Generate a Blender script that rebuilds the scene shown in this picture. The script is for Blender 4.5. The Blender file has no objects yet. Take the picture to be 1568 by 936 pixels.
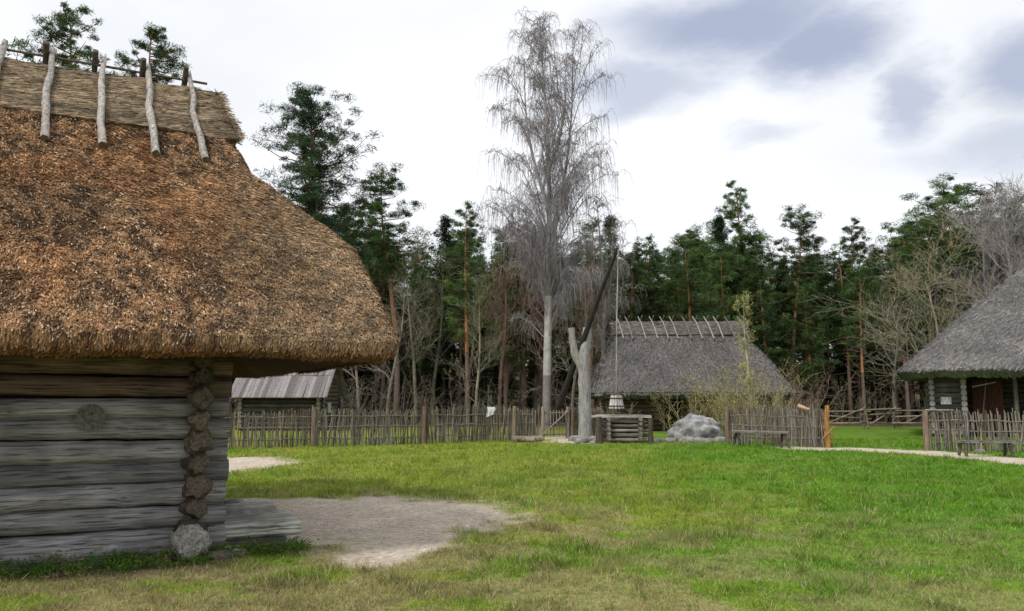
import bpy, math, numpy as np
from mathutils import Vector
R=np.random.RandomState(7)
sc=bpy.context.scene
# ---------------- noise ----------------
_T=np.random.RandomState(3).rand(8,256,256)
def vn(x,y,s=0):
    x=np.asarray(x,float);y=np.asarray(y,float)
    xi=np.floor(x).astype(int);yi=np.floor(y).astype(int)
    fx=x-xi;fy=y-yi;fx=fx*fx*(3-2*fx);fy=fy*fy*(3-2*fy)
    T=_T[s%8];a=T[xi&255,yi&255];b=T[(xi+1)&255,yi&255];c=T[xi&255,(yi+1)&255];d=T[(xi+1)&255,(yi+1)&255]
    return (a*(1-fx)+b*fx)*(1-fy)+(c*(1-fx)+d*fx)*fy
def fbm(x,y,s=0,o=4):
    t=0;a=.5;n=0
    for i in range(o):
        t=t+a*vn(x*2**i+17*i,y*2**i+5*i,s+i);n+=a;a*=.5
    return t/n
def sst(a,b,x):
    t=np.clip((x-a)/(b-a),0,1);return t*t*(3-2*t)
# ---------------- mesh builder ----------------
class MB:
    def __init__(s): s.v=[];s.c=[];s.f=[];s.m=[];s.s=[];s.n=0
    def add(s,v,f,col,mat=0,smooth=False):
        v=np.asarray(v,float).reshape(-1,3);f=np.asarray(f,int)
        c=np.asarray(col,float)
        if c.ndim==1:c=np.tile(c,(len(v),1))
        s.v.append(v);s.c.append(c[:,:3]);s.f.append(f+s.n);s.m.append(mat);s.s.append(smooth);s.n+=len(v)
    def build(s,name,mats,parent=None):
        V=np.concatenate(s.v);C=np.concatenate(s.c);C=np.concatenate([np.clip(C,0,1),np.ones((len(C),1))],1)
        li=np.concatenate([f.ravel() for f in s.f]);lt=np.concatenate([np.full(len(f),f.shape[1]) for f in s.f])
        ls=np.concatenate([[0],np.cumsum(lt)[:-1]])
        mi=np.concatenate([np.full(len(f),m) for f,m in zip(s.f,s.m)]);sm=np.concatenate([np.full(len(f),q) for f,q in zip(s.f,s.s)])
        me=bpy.data.meshes.new(name);me.vertices.add(len(V));me.vertices.foreach_set('co',V.ravel())
        me.loops.add(len(li));me.loops.foreach_set('vertex_index',li.astype(np.int32))
        me.polygons.add(len(lt));me.polygons.foreach_set('loop_start',ls.astype(np.int32));me.polygons.foreach_set('loop_total',lt.astype(np.int32))
        me.polygons.foreach_set('material_index',mi.astype(np.int32));me.polygons.foreach_set('use_smooth',sm.astype(bool))
        me.update(calc_edges=True)
        a=me.color_attributes.new('Col','FLOAT_COLOR','POINT');a.data.foreach_set('color',C.ravel())
        for m in mats: me.materials.append(m)
        if name.startswith('_'): return me
        return place(name,me,parent=parent)
def place(name,me,loc=(0,0,0),rz=0,sc_=1,parent=None):
    o=bpy.data.objects.new(name,me);sc.collection.objects.link(o)
    o.location=loc;o.rotation_euler=(0,0,rz);o.scale=(sc_,)*3 if np.isscalar(sc_) else sc_
    if parent:o.parent=parent
    return o
def empty(name,loc=(0,0,0),rz=0):
    o=place(name,None,loc,rz);o.empty_display_size=.3;return o
def nrm(a): return a/np.maximum(np.linalg.norm(a,axis=-1,keepdims=True),1e-9)
def prisms(mb,P0,P1,R0,R1,n,col,mat=0):
    P0=np.asarray(P0,float);P1=np.asarray(P1,float);R0=np.asarray(R0,float);R1=np.asarray(R1,float)
    d=nrm(P1-P0);ref=np.where(np.abs(d[:,2:3])>.9,[[1.,0,0]],[[0,0,1.]])
    u=nrm(np.cross(d,ref));v=np.cross(d,u);a=np.arange(n)*2*math.pi/n
    ring=u[:,None]*np.cos(a)[None,:,None]+v[:,None]*np.sin(a)[None,:,None]
    V=np.stack([P0[:,None]+ring*R0[:,None,None],P1[:,None]+ring*R1[:,None,None]],1)
    N=len(P0);b=(np.arange(N)*2*n)[:,None];i=np.arange(n)[None];j=(i+1)%n
    F=np.stack([b+i,b+j,b+n+j,b+n+i],-1).reshape(-1,4)
    c=np.asarray(col,float)
    if c.ndim==2:c=np.repeat(c,2*n,axis=0)
    mb.add(V,F,c,mat,n>4)
def sweep(mb,pts,rad,n=10,col=(.3,.3,.3),jit=0,mat=0,capcol=None,sub=1,ell=1):
    pts=np.asarray(pts,float);rad=np.asarray(rad,float)*np.ones(len(pts))
    if sub>1:
        k=np.linspace(0,len(pts)-1,(len(pts)-1)*sub+1);i=np.arange(len(pts))
        pts=np.stack([np.interp(k,i,pts[:,q]) for q in range(3)],1);rad=np.interp(k,i,rad)
    d=nrm(np.gradient(pts,axis=0));m=nrm(d.mean(0))
    ref=np.array([1.,0,0]) if abs(m[2])>.8 else np.array([0,0,1.])
    u=nrm(np.cross(d,ref));v=np.cross(d,u);a=np.arange(n)*2*math.pi/n
    K=len(pts)
    rr=rad[:,None]*(1+jit*(R.rand(1,n)-.5)*1.2+jit*(R.rand(K,n)-.5)+jit*(R.rand(K,1)-.5))
    V=pts[:,None]+(u[:,None]*np.cos(a)[None,:,None]*ell+v[:,None]*np.sin(a)[None,:,None])*rr[...,None]
    i=np.arange(n);j=(i+1)%n
    F=np.concatenate([np.stack([k*n+i,k*n+j,(k+1)*n+j,(k+1)*n+i],-1) for k in range(K-1)])
    c=np.asarray(col)
    mb.add(V,F,np.asarray(c),mat,True)
    cc=capcol if capcol is not None else c
    mb.add(V[0],[i[::-1]],cc,mat);mb.add(V[-1],[i],cc,mat)
def box(mb,c,s,col,rz=0,mat=0,jit=0,rx=0):
    q=np.array([[x,y,z] for x in(-.5,.5) for y in(-.5,.5) for z in(-.5,.5)])*np.array(s)
    q=q+(R.rand(8,3)-.5)*jit
    cx,sx=math.cos(rx),math.sin(rx);q=np.stack([q[:,0],q[:,1]*cx-q[:,2]*sx,q[:,1]*sx+q[:,2]*cx],1)
    ca,sa=math.cos(rz),math.sin(rz);q=np.stack([q[:,0]*ca-q[:,1]*sa,q[:,0]*sa+q[:,1]*ca,q[:,2]],1)+np.array(c)
    mb.add(q,[[0,1,3,2],[4,6,7,5],[0,4,5,1],[2,3,7,6],[0,2,6,4],[1,5,7,3]],col,mat)
def leaves(mb,C,size,col,mat=0,elong=.45,flat=1.):
    N=len(C);a=nrm(R.randn(N,3)*[1,1,flat]);b=nrm(R.randn(N,3)*[1,1,flat]);s=np.asarray(size)*np.ones(N)
    a=a*s[:,None];b=b*s[:,None]*elong
    V=np.stack([C-a,C+b,C+a],1)
    F=np.arange(N*3).reshape(-1,3);mb.add(V,F,np.repeat(col,3,axis=0),mat)
# ---------------- materials ----------------
def nodes(name):
    m=bpy.data.materials.new(name);m.use_nodes=True;nt=m.node_tree;nt.nodes.clear();return m,nt
def attr_mat(name,rough=.9,scale=(6,6,6),lo=.6,hi=1.35,bump=.3,bd=.01,crack=0,rnd=0,transl=0,blotch=0):
    m,nt=nodes(name);N=nt.nodes;L=nt.links
    out=N.new('ShaderNodeOutputMaterial');b=N.new('ShaderNodeBsdfPrincipled');b.inputs['Roughness'].default_value=rough
    b.inputs['Specular IOR Level'].default_value=.2
    at=N.new('ShaderNodeAttribute');at.attribute_name='Col'
    tc=N.new('ShaderNodeTexCoord');mp=N.new('ShaderNodeMapping');mp.inputs['Scale'].default_value=scale;L.new(tc.outputs['Object'],mp.inputs[0])
    no=N.new('ShaderNodeTexNoise');no.inputs['Detail'].default_value=5;no.inputs['Scale'].default_value=1;no.inputs['Roughness'].default_value=.65;L.new(mp.outputs[0],no.inputs[0])
    mr=N.new('ShaderNodeMapRange');mr.inputs['From Min'].default_value=.3;mr.inputs['From Max'].default_value=.7;mr.inputs['To Min'].default_value=lo;mr.inputs['To Max'].default_value=hi;L.new(no.outputs[0],mr.inputs[0])
    val=mr.outputs[0];h=no.outputs[0]
    def mul(a,b_):
        mm=N.new('ShaderNodeMath');mm.operation='MULTIPLY';L.new(a,mm.inputs[0]);L.new(b_,mm.inputs[1]);return mm.outputs[0]
    if crack:
        mp2=N.new('ShaderNodeMapping');mp2.inputs['Scale'].default_value=[q*2.3 for q in scale];L.new(tc.outputs['Object'],mp2.inputs[0])
        n2=N.new('ShaderNodeTexNoise');n2.inputs['Scale'].default_value=1;n2.inputs['Detail'].default_value=3;L.new(mp2.outputs[0],n2.inputs[0])
        r2=N.new('ShaderNodeMapRange');r2.inputs['From Min'].default_value=.34;r2.inputs['From Max'].default_value=.46;r2.inputs['To Min'].default_value=1-crack;r2.inputs['To Max'].default_value=1;L.new(n2.outputs[0],r2.inputs[0])
        val=mul(val,r2.outputs[0]);h=val
    if blotch:
        n4=N.new('ShaderNodeTexNoise');n4.inputs['Scale'].default_value=2.2;n4.inputs['Detail'].default_value=4;L.new(tc.outputs['Object'],n4.inputs[0])
        r4=N.new('ShaderNodeMapRange');r4.inputs['From Min'].default_value=.35;r4.inputs['From Max'].default_value=.65;r4.inputs['To Min'].default_value=1-blotch;r4.inputs['To Max'].default_value=1+blotch;L.new(n4.outputs[0],r4.inputs[0]);val=mul(val,r4.outputs[0])
    if rnd:
        oi=N.new('ShaderNodeObjectInfo');r3=N.new('ShaderNodeMapRange');r3.inputs['To Min'].default_value=1-rnd;r3.inputs['To Max'].default_value=1+rnd;L.new(oi.outputs['Random'],r3.inputs[0])
        val=mul(val,r3.outputs[0])
    vm=N.new('ShaderNodeVectorMath');vm.operation='SCALE';L.new(at.outputs['Color'],vm.inputs[0]);L.new(val,vm.inputs['Scale'])
    L.new(vm.outputs[0],b.inputs['Base Color'])
    if bump:
        bp=N.new('ShaderNodeBump');bp.inputs['Strength'].default_value=bump;bp.inputs['Distance'].default_value=bd;L.new(h,bp.inputs['Height']);L.new(bp.outputs[0],b.inputs['Normal'])
    if transl:
        tr=N.new('ShaderNodeBsdfTranslucent');L.new(vm.outputs[0],tr.inputs[0]);mx=N.new('ShaderNodeMixShader');mx.inputs[0].default_value=transl
        L.new(b.outputs[0],mx.inputs[1]);L.new(tr.outputs[0],mx.inputs[2]);L.new(mx.outputs[0],out.inputs[0])
    else: L.new(b.outputs[0],out.inputs[0])
    return m
M_logx=attr_mat('weathered_log_x',.85,(1.1,26,26),.5,1.4,.8,.012,crack=.65,blotch=.25)
M_logy=attr_mat('weathered_log_y',.85,(22,1.6,22),.5,1.45,.8,.012,crack=.55)
M_logz=attr_mat('weathered_wood_z',.85,(20,20,1.6),.5,1.45,.8,.012,crack=.5)
M_thatch=attr_mat('thatch_base',.95,(20,20,20),.5,1.4,1,.03)
M_straw=attr_mat('straw',.8,(9,9,9),.6,1.4,0,transl=.12)
M_leaf=attr_mat('needles',.7,(1.2,1.2,1.2),.7,1.35,0,rnd=.35,transl=.3)
M_bark=attr_mat('bark',.95,(8,8,2),.6,1.4,.6,.02,rnd=.2)
M_twig=attr_mat('twigs',.9,(3,3,3),.7,1.3,0,rnd=.15)
M_grass=attr_mat('grass_blades',.7,(2.5,2.5,2.5),.8,1.2,0,transl=.4)
M_stone=attr_mat('stone',.9,(5,5,5),.5,1.35,.9,.04,blotch=.2)
M_cloth=attr_mat('cloth',.9,(5,5,5),.9,1.05,.2)
M_ground=attr_mat('ground_soil_grass',.95,(11,11,11),.62,1.35,.7,.03,crack=.25)
# ---------------- camera / world / sun ----------------
cam=bpy.data.cameras.new('camera');co=bpy.data.objects.new('camera',cam);sc.collection.objects.link(co);sc.camera=co
cam.sensor_width=36;cam.lens=28;cam.clip_end=3000;co.location=(0,0,1.65);co.rotation_euler=(math.radians(96.73),0,0)
sc.view_settings.view_transform='Standard';sc.view_settings.look='None';sc.view_settings.exposure=0
SE,SR=math.radians(50),math.radians(-140)
sd=Vector((math.sin(SR)*math.cos(SE),math.cos(SR)*math.cos(SE),math.sin(SE)))
sl=bpy.data.lights.new('sun','SUN');so=bpy.data.objects.new('sun',sl);sc.collection.objects.link(so)
sl.energy=2.4;sl.angle=math.radians(10);sl.color=(1,.965,.905);so.rotation_euler=sd.to_track_quat('Z','Y').to_euler();so.location=(-10,-10,30)
w=bpy.data.worlds.new('World');sc.world=w;w.use_nodes=True;nt=w.node_tree;nt.nodes.clear();N=nt.nodes;L=nt.links
out=N.new('ShaderNodeOutputWorld');bg=N.new('ShaderNodeBackground');bg.inputs[1].default_value=.13;L.new(bg.outputs[0],out.inputs[0])
sky=N.new('ShaderNodeTexSky');sky.sky_type='NISHITA';sky.sun_disc=False;sky.sun_elevation=SE;sky.sun_rotation=SR
tc=N.new('ShaderNodeTexCoord');sep=N.new('ShaderNodeSeparateXYZ')
def M(op,a,b=None,c=None):
    n=N.new('ShaderNodeMath');n.operation=op
    for i,q in enumerate((a,b,c)):
        if q is None: continue
        if isinstance(q,(int,float)): n.inputs[i].default_value=q
        else: L.new(q,n.inputs[i])
    return n.outputs[0]
def NZ(vec,scale,detail=5,rough=.55,dist=0):
    n=N.new('ShaderNodeTexNoise');n.inputs['Scale'].default_value=scale;n.inputs['Detail'].default_value=detail;n.inputs['Roughness'].default_value=rough;n.inputs['Distortion'].default_value=dist
    L.new(vec,n.inputs[0]);return n
L.new(tc.outputs['Generated'],sep.inputs[0])
az=M('ARCTAN2',sep.outputs[0],sep.outputs[1]);el=M('ARCSINE',sep.outputs[2])
mpv=N.new('ShaderNodeMapping');mpv.inputs['Scale'].default_value=(1,1,2.2);L.new(tc.outputs['Generated'],mpv.inputs[0])
n1=NZ(mpv.outputs[0],7,6,.6);n2=NZ(mpv.outputs[0],2.2,4,.5)
sc1=N.new('ShaderNodeSeparateColor');L.new(n1.outputs['Color'],sc1.inputs[0])
az=M('ADD',az,M('MULTIPLY',M('SUBTRACT',sc1.outputs[0],.5),.14))
el=M('ADD',el,M('MULTIPLY',M('SUBTRACT',sc1.outputs[1],.5),.08))
blobs=[(.29,.44,.16,.055,1),(.17,.385,.11,.030,.7),(.38,.405,.09,.045,1),(.475,.335,.035,.045,.75),(.59,.34,.065,.05,.9),(.58,.262,.11,.028,.55),(.31,.312,.05,.014,.4),(.9,.5,.3,.1,.9),(-1.2,.5,.4,.1,.8),(2.2,.6,.4,.15,.9),(-2.4,.5,.5,.12,.9)]
acc=None
for (a,e,ra,re,s) in blobs:
    da=M('DIVIDE',M('SUBTRACT',az,a),ra);de=M('DIVIDE',M('SUBTRACT',el,e),re)
    r=M('SQRT',M('ADD',M('MULTIPLY',da,da),M('MULTIPLY',de,de)))
    v=N.new('ShaderNodeMapRange');v.interpolation_type='SMOOTHSTEP';v.inputs['From Min'].default_value=.3;v.inputs['From Max'].default_value=1.5;v.inputs['To Min'].default_value=s;v.inputs['To Max'].default_value=0
    L.new(r,v.inputs[0]);acc=v.outputs[0] if acc is None else M('MAXIMUM',acc,v.outputs[0])
wm=N.new('ShaderNodeMapRange');wm.inputs['From Min'].default_value=.3;wm.inputs['From Max'].default_value=.7;wm.inputs['To Min'].default_value=7.3;wm.inputs['To Max'].default_value=9.3;L.new(n2.outputs[0],wm.inputs[0])
cw=N.new('ShaderNodeVectorMath');cw.operation='SCALE';cw.inputs[0].default_value=(.975,.995,1.035);L.new(wm.outputs[0],cw.inputs['Scale'])
mx=N.new('ShaderNodeMix');mx.data_type='RGBA';mx.inputs['B'].default_value=(3.5,3.95,5.15,1);L.new(acc,mx.inputs['Factor']);L.new(cw.outputs[0],mx.inputs['A'])
mx2=N.new('ShaderNodeMix');mx2.data_type='RGBA';mx2.inputs['Factor'].default_value=.94;L.new(sky.outputs[0],mx2.inputs['A']);L.new(mx.outputs['Result'],mx2.inputs['B'])
L.new(mx2.outputs['Result'],bg.inputs[0])
# ---------------- ground ----------------
PATH=np.array([(9.9,27.6),(11.5,26.9),(13.2,25.3),(13.7,22.5),(13.7,20.6),(15,18),(20,14)])
def dirt(x,y):
    nx=(fbm(x*.7,y*.7,1)-.5)*1.5;ny=(fbm(x*.7+9,y*.7,2)-.5)*1.8
    m=np.full(np.shape(x),9.)
    for (cx,cy,rx,ry) in [(-2.0,11.5,1.8,2.0),(-1.4,9.5,.7,1.1),(-4.0,12.8,1.7,.8),(-7.2,20.5,1.3,2.6),(2.6,31.6,1.6,1.0),(2.0,33.5,.8,2.5),(7.2,31.3,1.8,.5),(-8,14.5,2.5,1.2)]:
        m=np.minimum(m,np.hypot((x+nx-cx)/rx,(y+ny-cy)/ry))
    for a,b in zip(PATH[:-1],PATH[1:]):
        ab=b-a;t=np.clip(((x-a[0])*ab[0]+(y-a[1])*ab[1])/(ab@ab),0,1)
        m=np.minimum(m,np.hypot(x+nx*.4-a[0]-t*ab[0],y+ny*.4-a[1]-t*ab[1])/.9)
    e=fbm(x*4,y*4,3)-.5
    return 1-sst(.70,1.3,m+e*.8)
def gcol(x,y):
    lush=sst(-.5,6.0,x-.08*y+(fbm(x*.35,y*.35,4)-.5)*8+.9)
    yel=np.array([.215,.255,.028]);gr=np.array([.105,.215,.014]);br=np.array([.29,.23,.12]);sand=np.array([.55,.465,.37]);ff=np.array([.10,.075,.04])
    c=yel+(gr-yel)*lush[...,None]
    g2=sst(.45,.65,fbm(x*.8,y*.8,6));c=c+(np.array([.13,.215,.02])-c)*(g2*.55)[...,None]
    g3=sst(.48,.66,fbm(x*.5+30,y*1.1,3));c=c+(np.array([.30,.305,.06])-c)*(g3*.45*(1-.6*lush))[...,None]
    b=sst(.48,.64,fbm(x*1.5,y*1.8,5,5)+.09*sst(12,7,y)-.05*lush+.05*sst(6,0,np.abs(x)))*.8*(1-.6*lush)
    b=b*(.25+.75*sst(16,9,y))*sst(28,18,y);c=c+(br-c)*b[...,None]
    dk=sst(.56,.7,fbm(x*5,y*5,2,3));c=c*(1-.28*dk)[...,None]
    d=dirt(x,y);c=c+(sand*(.75+.45*fbm(x*3,y*3,2))[...,None]-c)*d[...,None]
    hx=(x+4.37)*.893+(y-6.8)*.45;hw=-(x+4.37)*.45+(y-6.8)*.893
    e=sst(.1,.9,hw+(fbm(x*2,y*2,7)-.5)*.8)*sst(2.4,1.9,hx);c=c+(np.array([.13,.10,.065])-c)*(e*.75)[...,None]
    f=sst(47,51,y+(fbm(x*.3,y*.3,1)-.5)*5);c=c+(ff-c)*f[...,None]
    return c,d
def gz(x,y): return (fbm(x*.5,y*.5,2)-.5)*.07+(fbm(x*3,y*3,4)-.5)*.03+7*sst(84,125,y)*(y>80)
xs=np.concatenate([[-600,-300,-150,-90,-60,-45,-32,-24],np.arange(-18,20,.10),[21,24,28,34,45,60,90,150,300,600]])
ys=np.concatenate([[-300,-100,-30,-5,0,3],np.arange(4.5,16,.08),np.arange(16,52,.2),[53,56,60,70,80,88,96,104,112,120,130,200,400,900]])
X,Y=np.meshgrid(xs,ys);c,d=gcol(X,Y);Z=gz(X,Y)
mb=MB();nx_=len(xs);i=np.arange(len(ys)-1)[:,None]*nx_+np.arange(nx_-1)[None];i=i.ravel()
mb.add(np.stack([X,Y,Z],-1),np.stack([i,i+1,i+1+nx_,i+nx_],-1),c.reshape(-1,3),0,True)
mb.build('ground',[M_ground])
def mkgrass():
    n=480000
    y=5.6*np.exp(R.rand(n)*math.log(34/5.6));x=(R.rand(n)*2-1)*(.74*y+1)
    c,d=gcol(x,y)
    hx=(x+4.37)*.893+(y-6.8)*.45;hw=-(x+4.37)*.45+(y-6.8)*.893
    k=(R.rand(n)>d*1.25)&~((hx<1.9)&(hw>1.15))&(R.rand(n)<.2+1.5*fbm(x*2.5,y*2.5,3)**1.3)
    k&=~((hx<1.9)&(hw>.55)&(R.rand(n)<.6))
    x,y,c=x[k],y[k],c[k];n=len(x)
    sz=(y/9)**.65
    tuft=sst(.52,.68,fbm(x*3.5,y*3.5,5))
    h=(.018+.036*R.rand(n)**1.5)*(.6+.9*fbm(x*1.5,y*1.5,5))*np.clip(sz,.8,1.5)*(1+1.1*tuft);w=(.004+.004*R.rand(n))*sz
    a=R.rand(n)*6.283;z=gz(x,y)-.004
    lean=R.randn(n,2)*h[:,None]*.6
    p=np.stack([x,y,z],1);u=np.stack([np.cos(a)*w,np.sin(a)*w,0*a],1);t=p+np.concatenate([lean,h[:,None]],1)
    q=R.rand(n);c=c*(.75+.85*R.rand(n,1))*(1-.15*tuft[:,None]);dead=q<(.05+.13*sst(16,7,y));c[dead]=np.array([.44,.37,.20])*(.6+.6*R.rand(dead.sum(),1))
    br=(q>.82);c[br]*=np.array([.65,1.15,.6])
    mb=MB();V=np.stack([p-u,p+u,t],1);mb.add(V,np.arange(3*n).reshape(-1,3),np.repeat(c*1.15,3,0));mb.build('grass',[M_grass])
mkgrass()
# ---------------- thatch roofs ----------------
def ringpts(lv,rc,nl,ns,nc=4):
    P=[]
    for (x0,x1,y0,y1,z) in lv:
        r=min(rc,(x1-x0)*.45,(y1-y0)*.45);p=[]
        def side(a,b,n): 
            for t in np.linspace(0,1,n): p.append((a[0]+(b[0]-a[0])*t,a[1]+(b[1]-a[1])*t,z))
        def cor(cx,cy,a0):
            for k in range(1,nc): 
                a=a0+math.pi/2*k/nc;p.append((cx+r*math.cos(a),cy+r*math.sin(a),z))
        side((x0+r,y0),(x1-r,y0),nl);cor(x1-r,y0+r,-math.pi/2);side((x1,y0+r),(x1,y1-r),ns);cor(x1-r,y1-r,0)
        side((x1-r,y1),(x0+r,y1),nl);cor(x0+r,y1-r,math.pi/2);side((x0,y1-r),(x0,y0+r),ns);cor(x0+r,y0+r,math.pi)
        P.append(p)
    return np.array(P)
def interp_lv(lv,step):
    lv=np.array(lv,float);o=[lv[0]]
    for a,b in zip(lv[:-1],lv[1:]):
        n=max(1,int(np.abs(b-a).max()/step))
        for k in range(1,n+1):o.append(a+(b-a)*k/n)
    return np.array(o)
def roofmesh(mb,P,amp,fr,col,seed=0):
    Lv,Mp,_=P.shape
    tn=np.roll(P,-1,1)-np.roll(P,1,1);nn=nrm(np.stack([tn[...,1],-tn[...,0],0*tn[...,0]],-1)+[0,0,.5])
    s=P[...,0]*fr+P[...,1]*fr*.7;q=(fbm(s,P[...,2]*fr*1.3+P[...,1]*fr*.5,seed,5)-.5)*2*amp
    P2=P+nn*q[...,None]
    i=np.arange(Lv-1)[:,None]*Mp;j=np.arange(Mp)[None];k=(j+1)%Mp
    F=np.stack([i+j,i+k,i+Mp+k,i+Mp+j],-1).reshape(-1,4)
    mb.add(P2,F,col,0,True);return P2
def straws(mb,P,count,Ln,Wd,colf,lift=.03,along=False,wf=None,ang=.25):
    A=P[:-1];B=P[1:];A2=np.roll(A,-1,1);B2=np.roll(B,-1,1)
    ar=np.linalg.norm(np.cross(A2-A,B-A),axis=-1)+np.linalg.norm(np.cross(A2-B2,B-B2),axis=-1)
    cen=(A+B2)/2
    if wf is not None: ar=ar*wf(cen)
    pr=(ar/ar.sum()).ravel();idx=R.choice(len(pr),count,p=pr)
    a,a2,b,b2=[q.reshape(-1,3)[idx] for q in(A,A2,B,B2)]
    s=R.rand(count,1);t=R.rand(count,1)
    pos=(a*(1-s)+a2*s)*(1-t)+(b*(1-s)+b2*s)*t
    dn=nrm(a+a2-b-b2+1e-6);ac=nrm(a2-a+b2-b+1e-6);n=nrm(np.cross(ac,-dn))
    if along: dn,ac=ac,dn
    th=R.randn(count,1)*ang;d=dn*np.cos(th)+ac*np.sin(th);c=np.cross(d,n)
    l=Ln*(.5+R.rand(count,1));w=Wd*(.5+R.rand(count,1))/2
    e0=pos-d*l/2+n*.004;e1=pos+d*l/2+n*(lift*R.rand(count,1)+.004)
    tw=n*w*R.randn(count,1)*.5
    V=np.stack([e0-c*w,e0+c*w,e1+c*w+tw,e1-c*w-tw],1)
    col=colf(pos);mb.add(V,np.arange(count*4).reshape(-1,4),np.repeat(col,4,0),1)
# ---------------- left thatched log house ----------------
UA=math.atan2(.45,.893)
H=empty('thatched_log_house',(-4.37,6.8,0),UA)
def zr(w): return 2.24+.965*w
def L1(w,tr,z=None):
    return (-7.5-(tr-3.5),tr,w,8-w,zr(w) if z is None else z)
lv=[L1(1.3,2.2,3.2),L1(.35,3.1,2.25),L1(.12,3.40,2.06),L1(.02,3.54,2.11),L1(0,3.58,2.24),L1(.7,3.52),L1(1.25,3.42),L1(1.6,3.12),L1(2.0,2.70),L1(2.4,2.36),L1(2.9,2.18),L1(3.3,2.10),L1(3.97,2.04,6.0)]
lv2=interp_lv(lv,.09);P=ringpts(lv2,.12,150,60)
mb=MB();P2=roofmesh(mb,P,.045,2.2,(.11,.064,.036),1)
def colL(p):
    n=len(p);a=fbm(p[:,0]*1.3,p[:,1]*1.5,3,5)[:,None];f=fbm(p[:,0]*10,p[:,1]*10,4,3)[:,None];r=R.rand(n,1)
    dk=np.array([.082,.045,.024]);md=np.array([.33,.190,.095]);lt=np.array([.64,.49,.32])
    c=md+(dk-md)*sst(.42,.62,f)*.9
    c=c+(lt-c)*(r>.79)*R.rand(n,1)
    rust=sst(.5,.6,a)*sst(3.0,1.6,np.abs(p[:,0:1]-.7)+np.abs(p[:,1:2]-2.2));c=c+(np.array([.44,.19,.06])-c)*rust*.3
    gy=sst(1.4,3.0,p[:,0:1]+.25*(a-.5)*6);c=c+(np.array([.42,.31,.19])-c)*gy*.45
    big=sst(.42,.6,fbm(p[:,0]*.9+7,p[:,1]*1.2,6,3))[:,None];c=c*(.80+.32*big)
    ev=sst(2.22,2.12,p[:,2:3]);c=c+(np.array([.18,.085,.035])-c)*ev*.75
    return c*(.6+.8*R.rand(n,1))
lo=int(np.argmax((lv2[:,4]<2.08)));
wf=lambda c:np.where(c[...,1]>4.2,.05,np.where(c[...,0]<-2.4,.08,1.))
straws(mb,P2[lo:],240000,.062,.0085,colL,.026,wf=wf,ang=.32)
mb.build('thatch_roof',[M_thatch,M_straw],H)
def cp(w,tr,o): return (-7.5-(tr-3.5),tr,w,8-w,zr(w)+o)
cl=interp_lv([cp(3.0,2.16,.0),cp(2.97,2.22,.04),cp(3.3,2.15,.07),cp(3.7,2.06,.06),(-7.5+1.4,2.03,3.88,4.12,6.08),(-7.5+1.4,2.0,3.97,4.03,6.11)],.08)
PC=ringpts(cl,.05,150,24);mb=MB();PC2=roofmesh(mb,PC,.035,3.,(.15,.11,.07),5)
def colC(p):
    n=len(p);b=vn(p[:,0]*1.2,p[:,1]*14,2)[:,None];c=np.array([.36,.255,.155])*(.40+.9*b);g=R.rand(n,1)
    c=c+(np.array([.32,.28,.22])-c)*g*.5;return c*(.5+.85*R.rand(n,1))
straws(mb,PC2,30000,.30,.010,colC,.02,along=True,wf=wf,ang=.08)
mb.build('ridge_cap',[M_thatch,M_straw],H)
mb=MB()
for k,t in enumerate([-3.1,-2.5,-1.87,-1.25,-.64,-.05,.54,1.14,1.70]):
    b0=2.34+R.rand()*.16;o=.12
    g=(.38,.345,.31);j1,j2=R.randn(2)*.02
    sweep(mb,[(t+.08+j1,b0,zr(b0)+.06),(t+.04,2.8,zr(2.8)+o),(t+j2,3.3,zr(3.3)+o+.01),(t,3.6,zr(3.6)+o+.02),(t-.02+j2,4.08,zr(4.08)+.22)],[.062,.058,.056,.052,.046],9,np.array(g)*(.85+.3*R.rand()),.22,0,(.16,.13,.1),5,.75)
    sweep(mb,[(t-.14,5.6,zr(2.4)+.1),(t-.12,4.4,zr(3.6)+.17),(t-.1,3.9,6.42)],[.062,.058,.055],8,(.10,.08,.065),.2,0,None,5,.7)
sweep(mb,[(-6,4.0,6.26),(-1,4.02,6.27),(1.9,4,6.25)],[.018]*3,6,(.12,.1,.08),.1,0,None,12)
mb.build('ridge_poles',[M_logz],H)
mbx=MB();mby=MB()
TW,WW=1.72,1.32
zc=.16;k=0;zs=[]
while zc<2.75:
    r=.15 if k==0 else .106+.016*R.rand()
    zs.append((zc,r));k+=1;zc+=r*1.0+.114
for k,(z,r) in enumerate(zs):
    g=np.array([.265,.255,.25])*(.75+.45*R.rand());
    if z>1.75:g=g*[.62,.47,.37]  # upper logs tinted darker and browner: eave shade put into their colour
    ph=R.rand()*9
    tt=np.linspace(-6.1,TW+.30+R.rand()*.04,12);tap=R.choice([-1,1])*.06
    pts=[(t,WW+(R.rand()-.5)*.035,z+.014*math.sin(t*1.3+ph)+.004*R.randn()) for t in tt]
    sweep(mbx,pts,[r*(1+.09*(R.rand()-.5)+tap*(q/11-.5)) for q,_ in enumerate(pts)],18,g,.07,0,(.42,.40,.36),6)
    pts=[(t,8-WW,z) for t in np.linspace(-6.1,TW+.3,6)];sweep(mbx,pts,r,10,g,.05,0,(.3,.28,.25),3)
    for X0 in(TW,-5.8):
        e=WW-.26-R.rand()*.10-(.06 if k%3==0 else 0);zz=z+.1
        dkc=np.array([.10,.078,.06])*(.7+.8*R.rand())
        pts=[(X0+(R.rand()-.5)*.05,e,zz),(X0+(R.rand()-.5)*.03,e+.07,zz),(X0,WW+.1,zz),(X0,4,zz),(X0,8-WW+.3,zz)]
        sweep(mby,pts,[r*(.7+.25*R.rand()),r*1.0,r*.97,r,r],13,dkc,.42,0,dkc*1.15,3)
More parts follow.
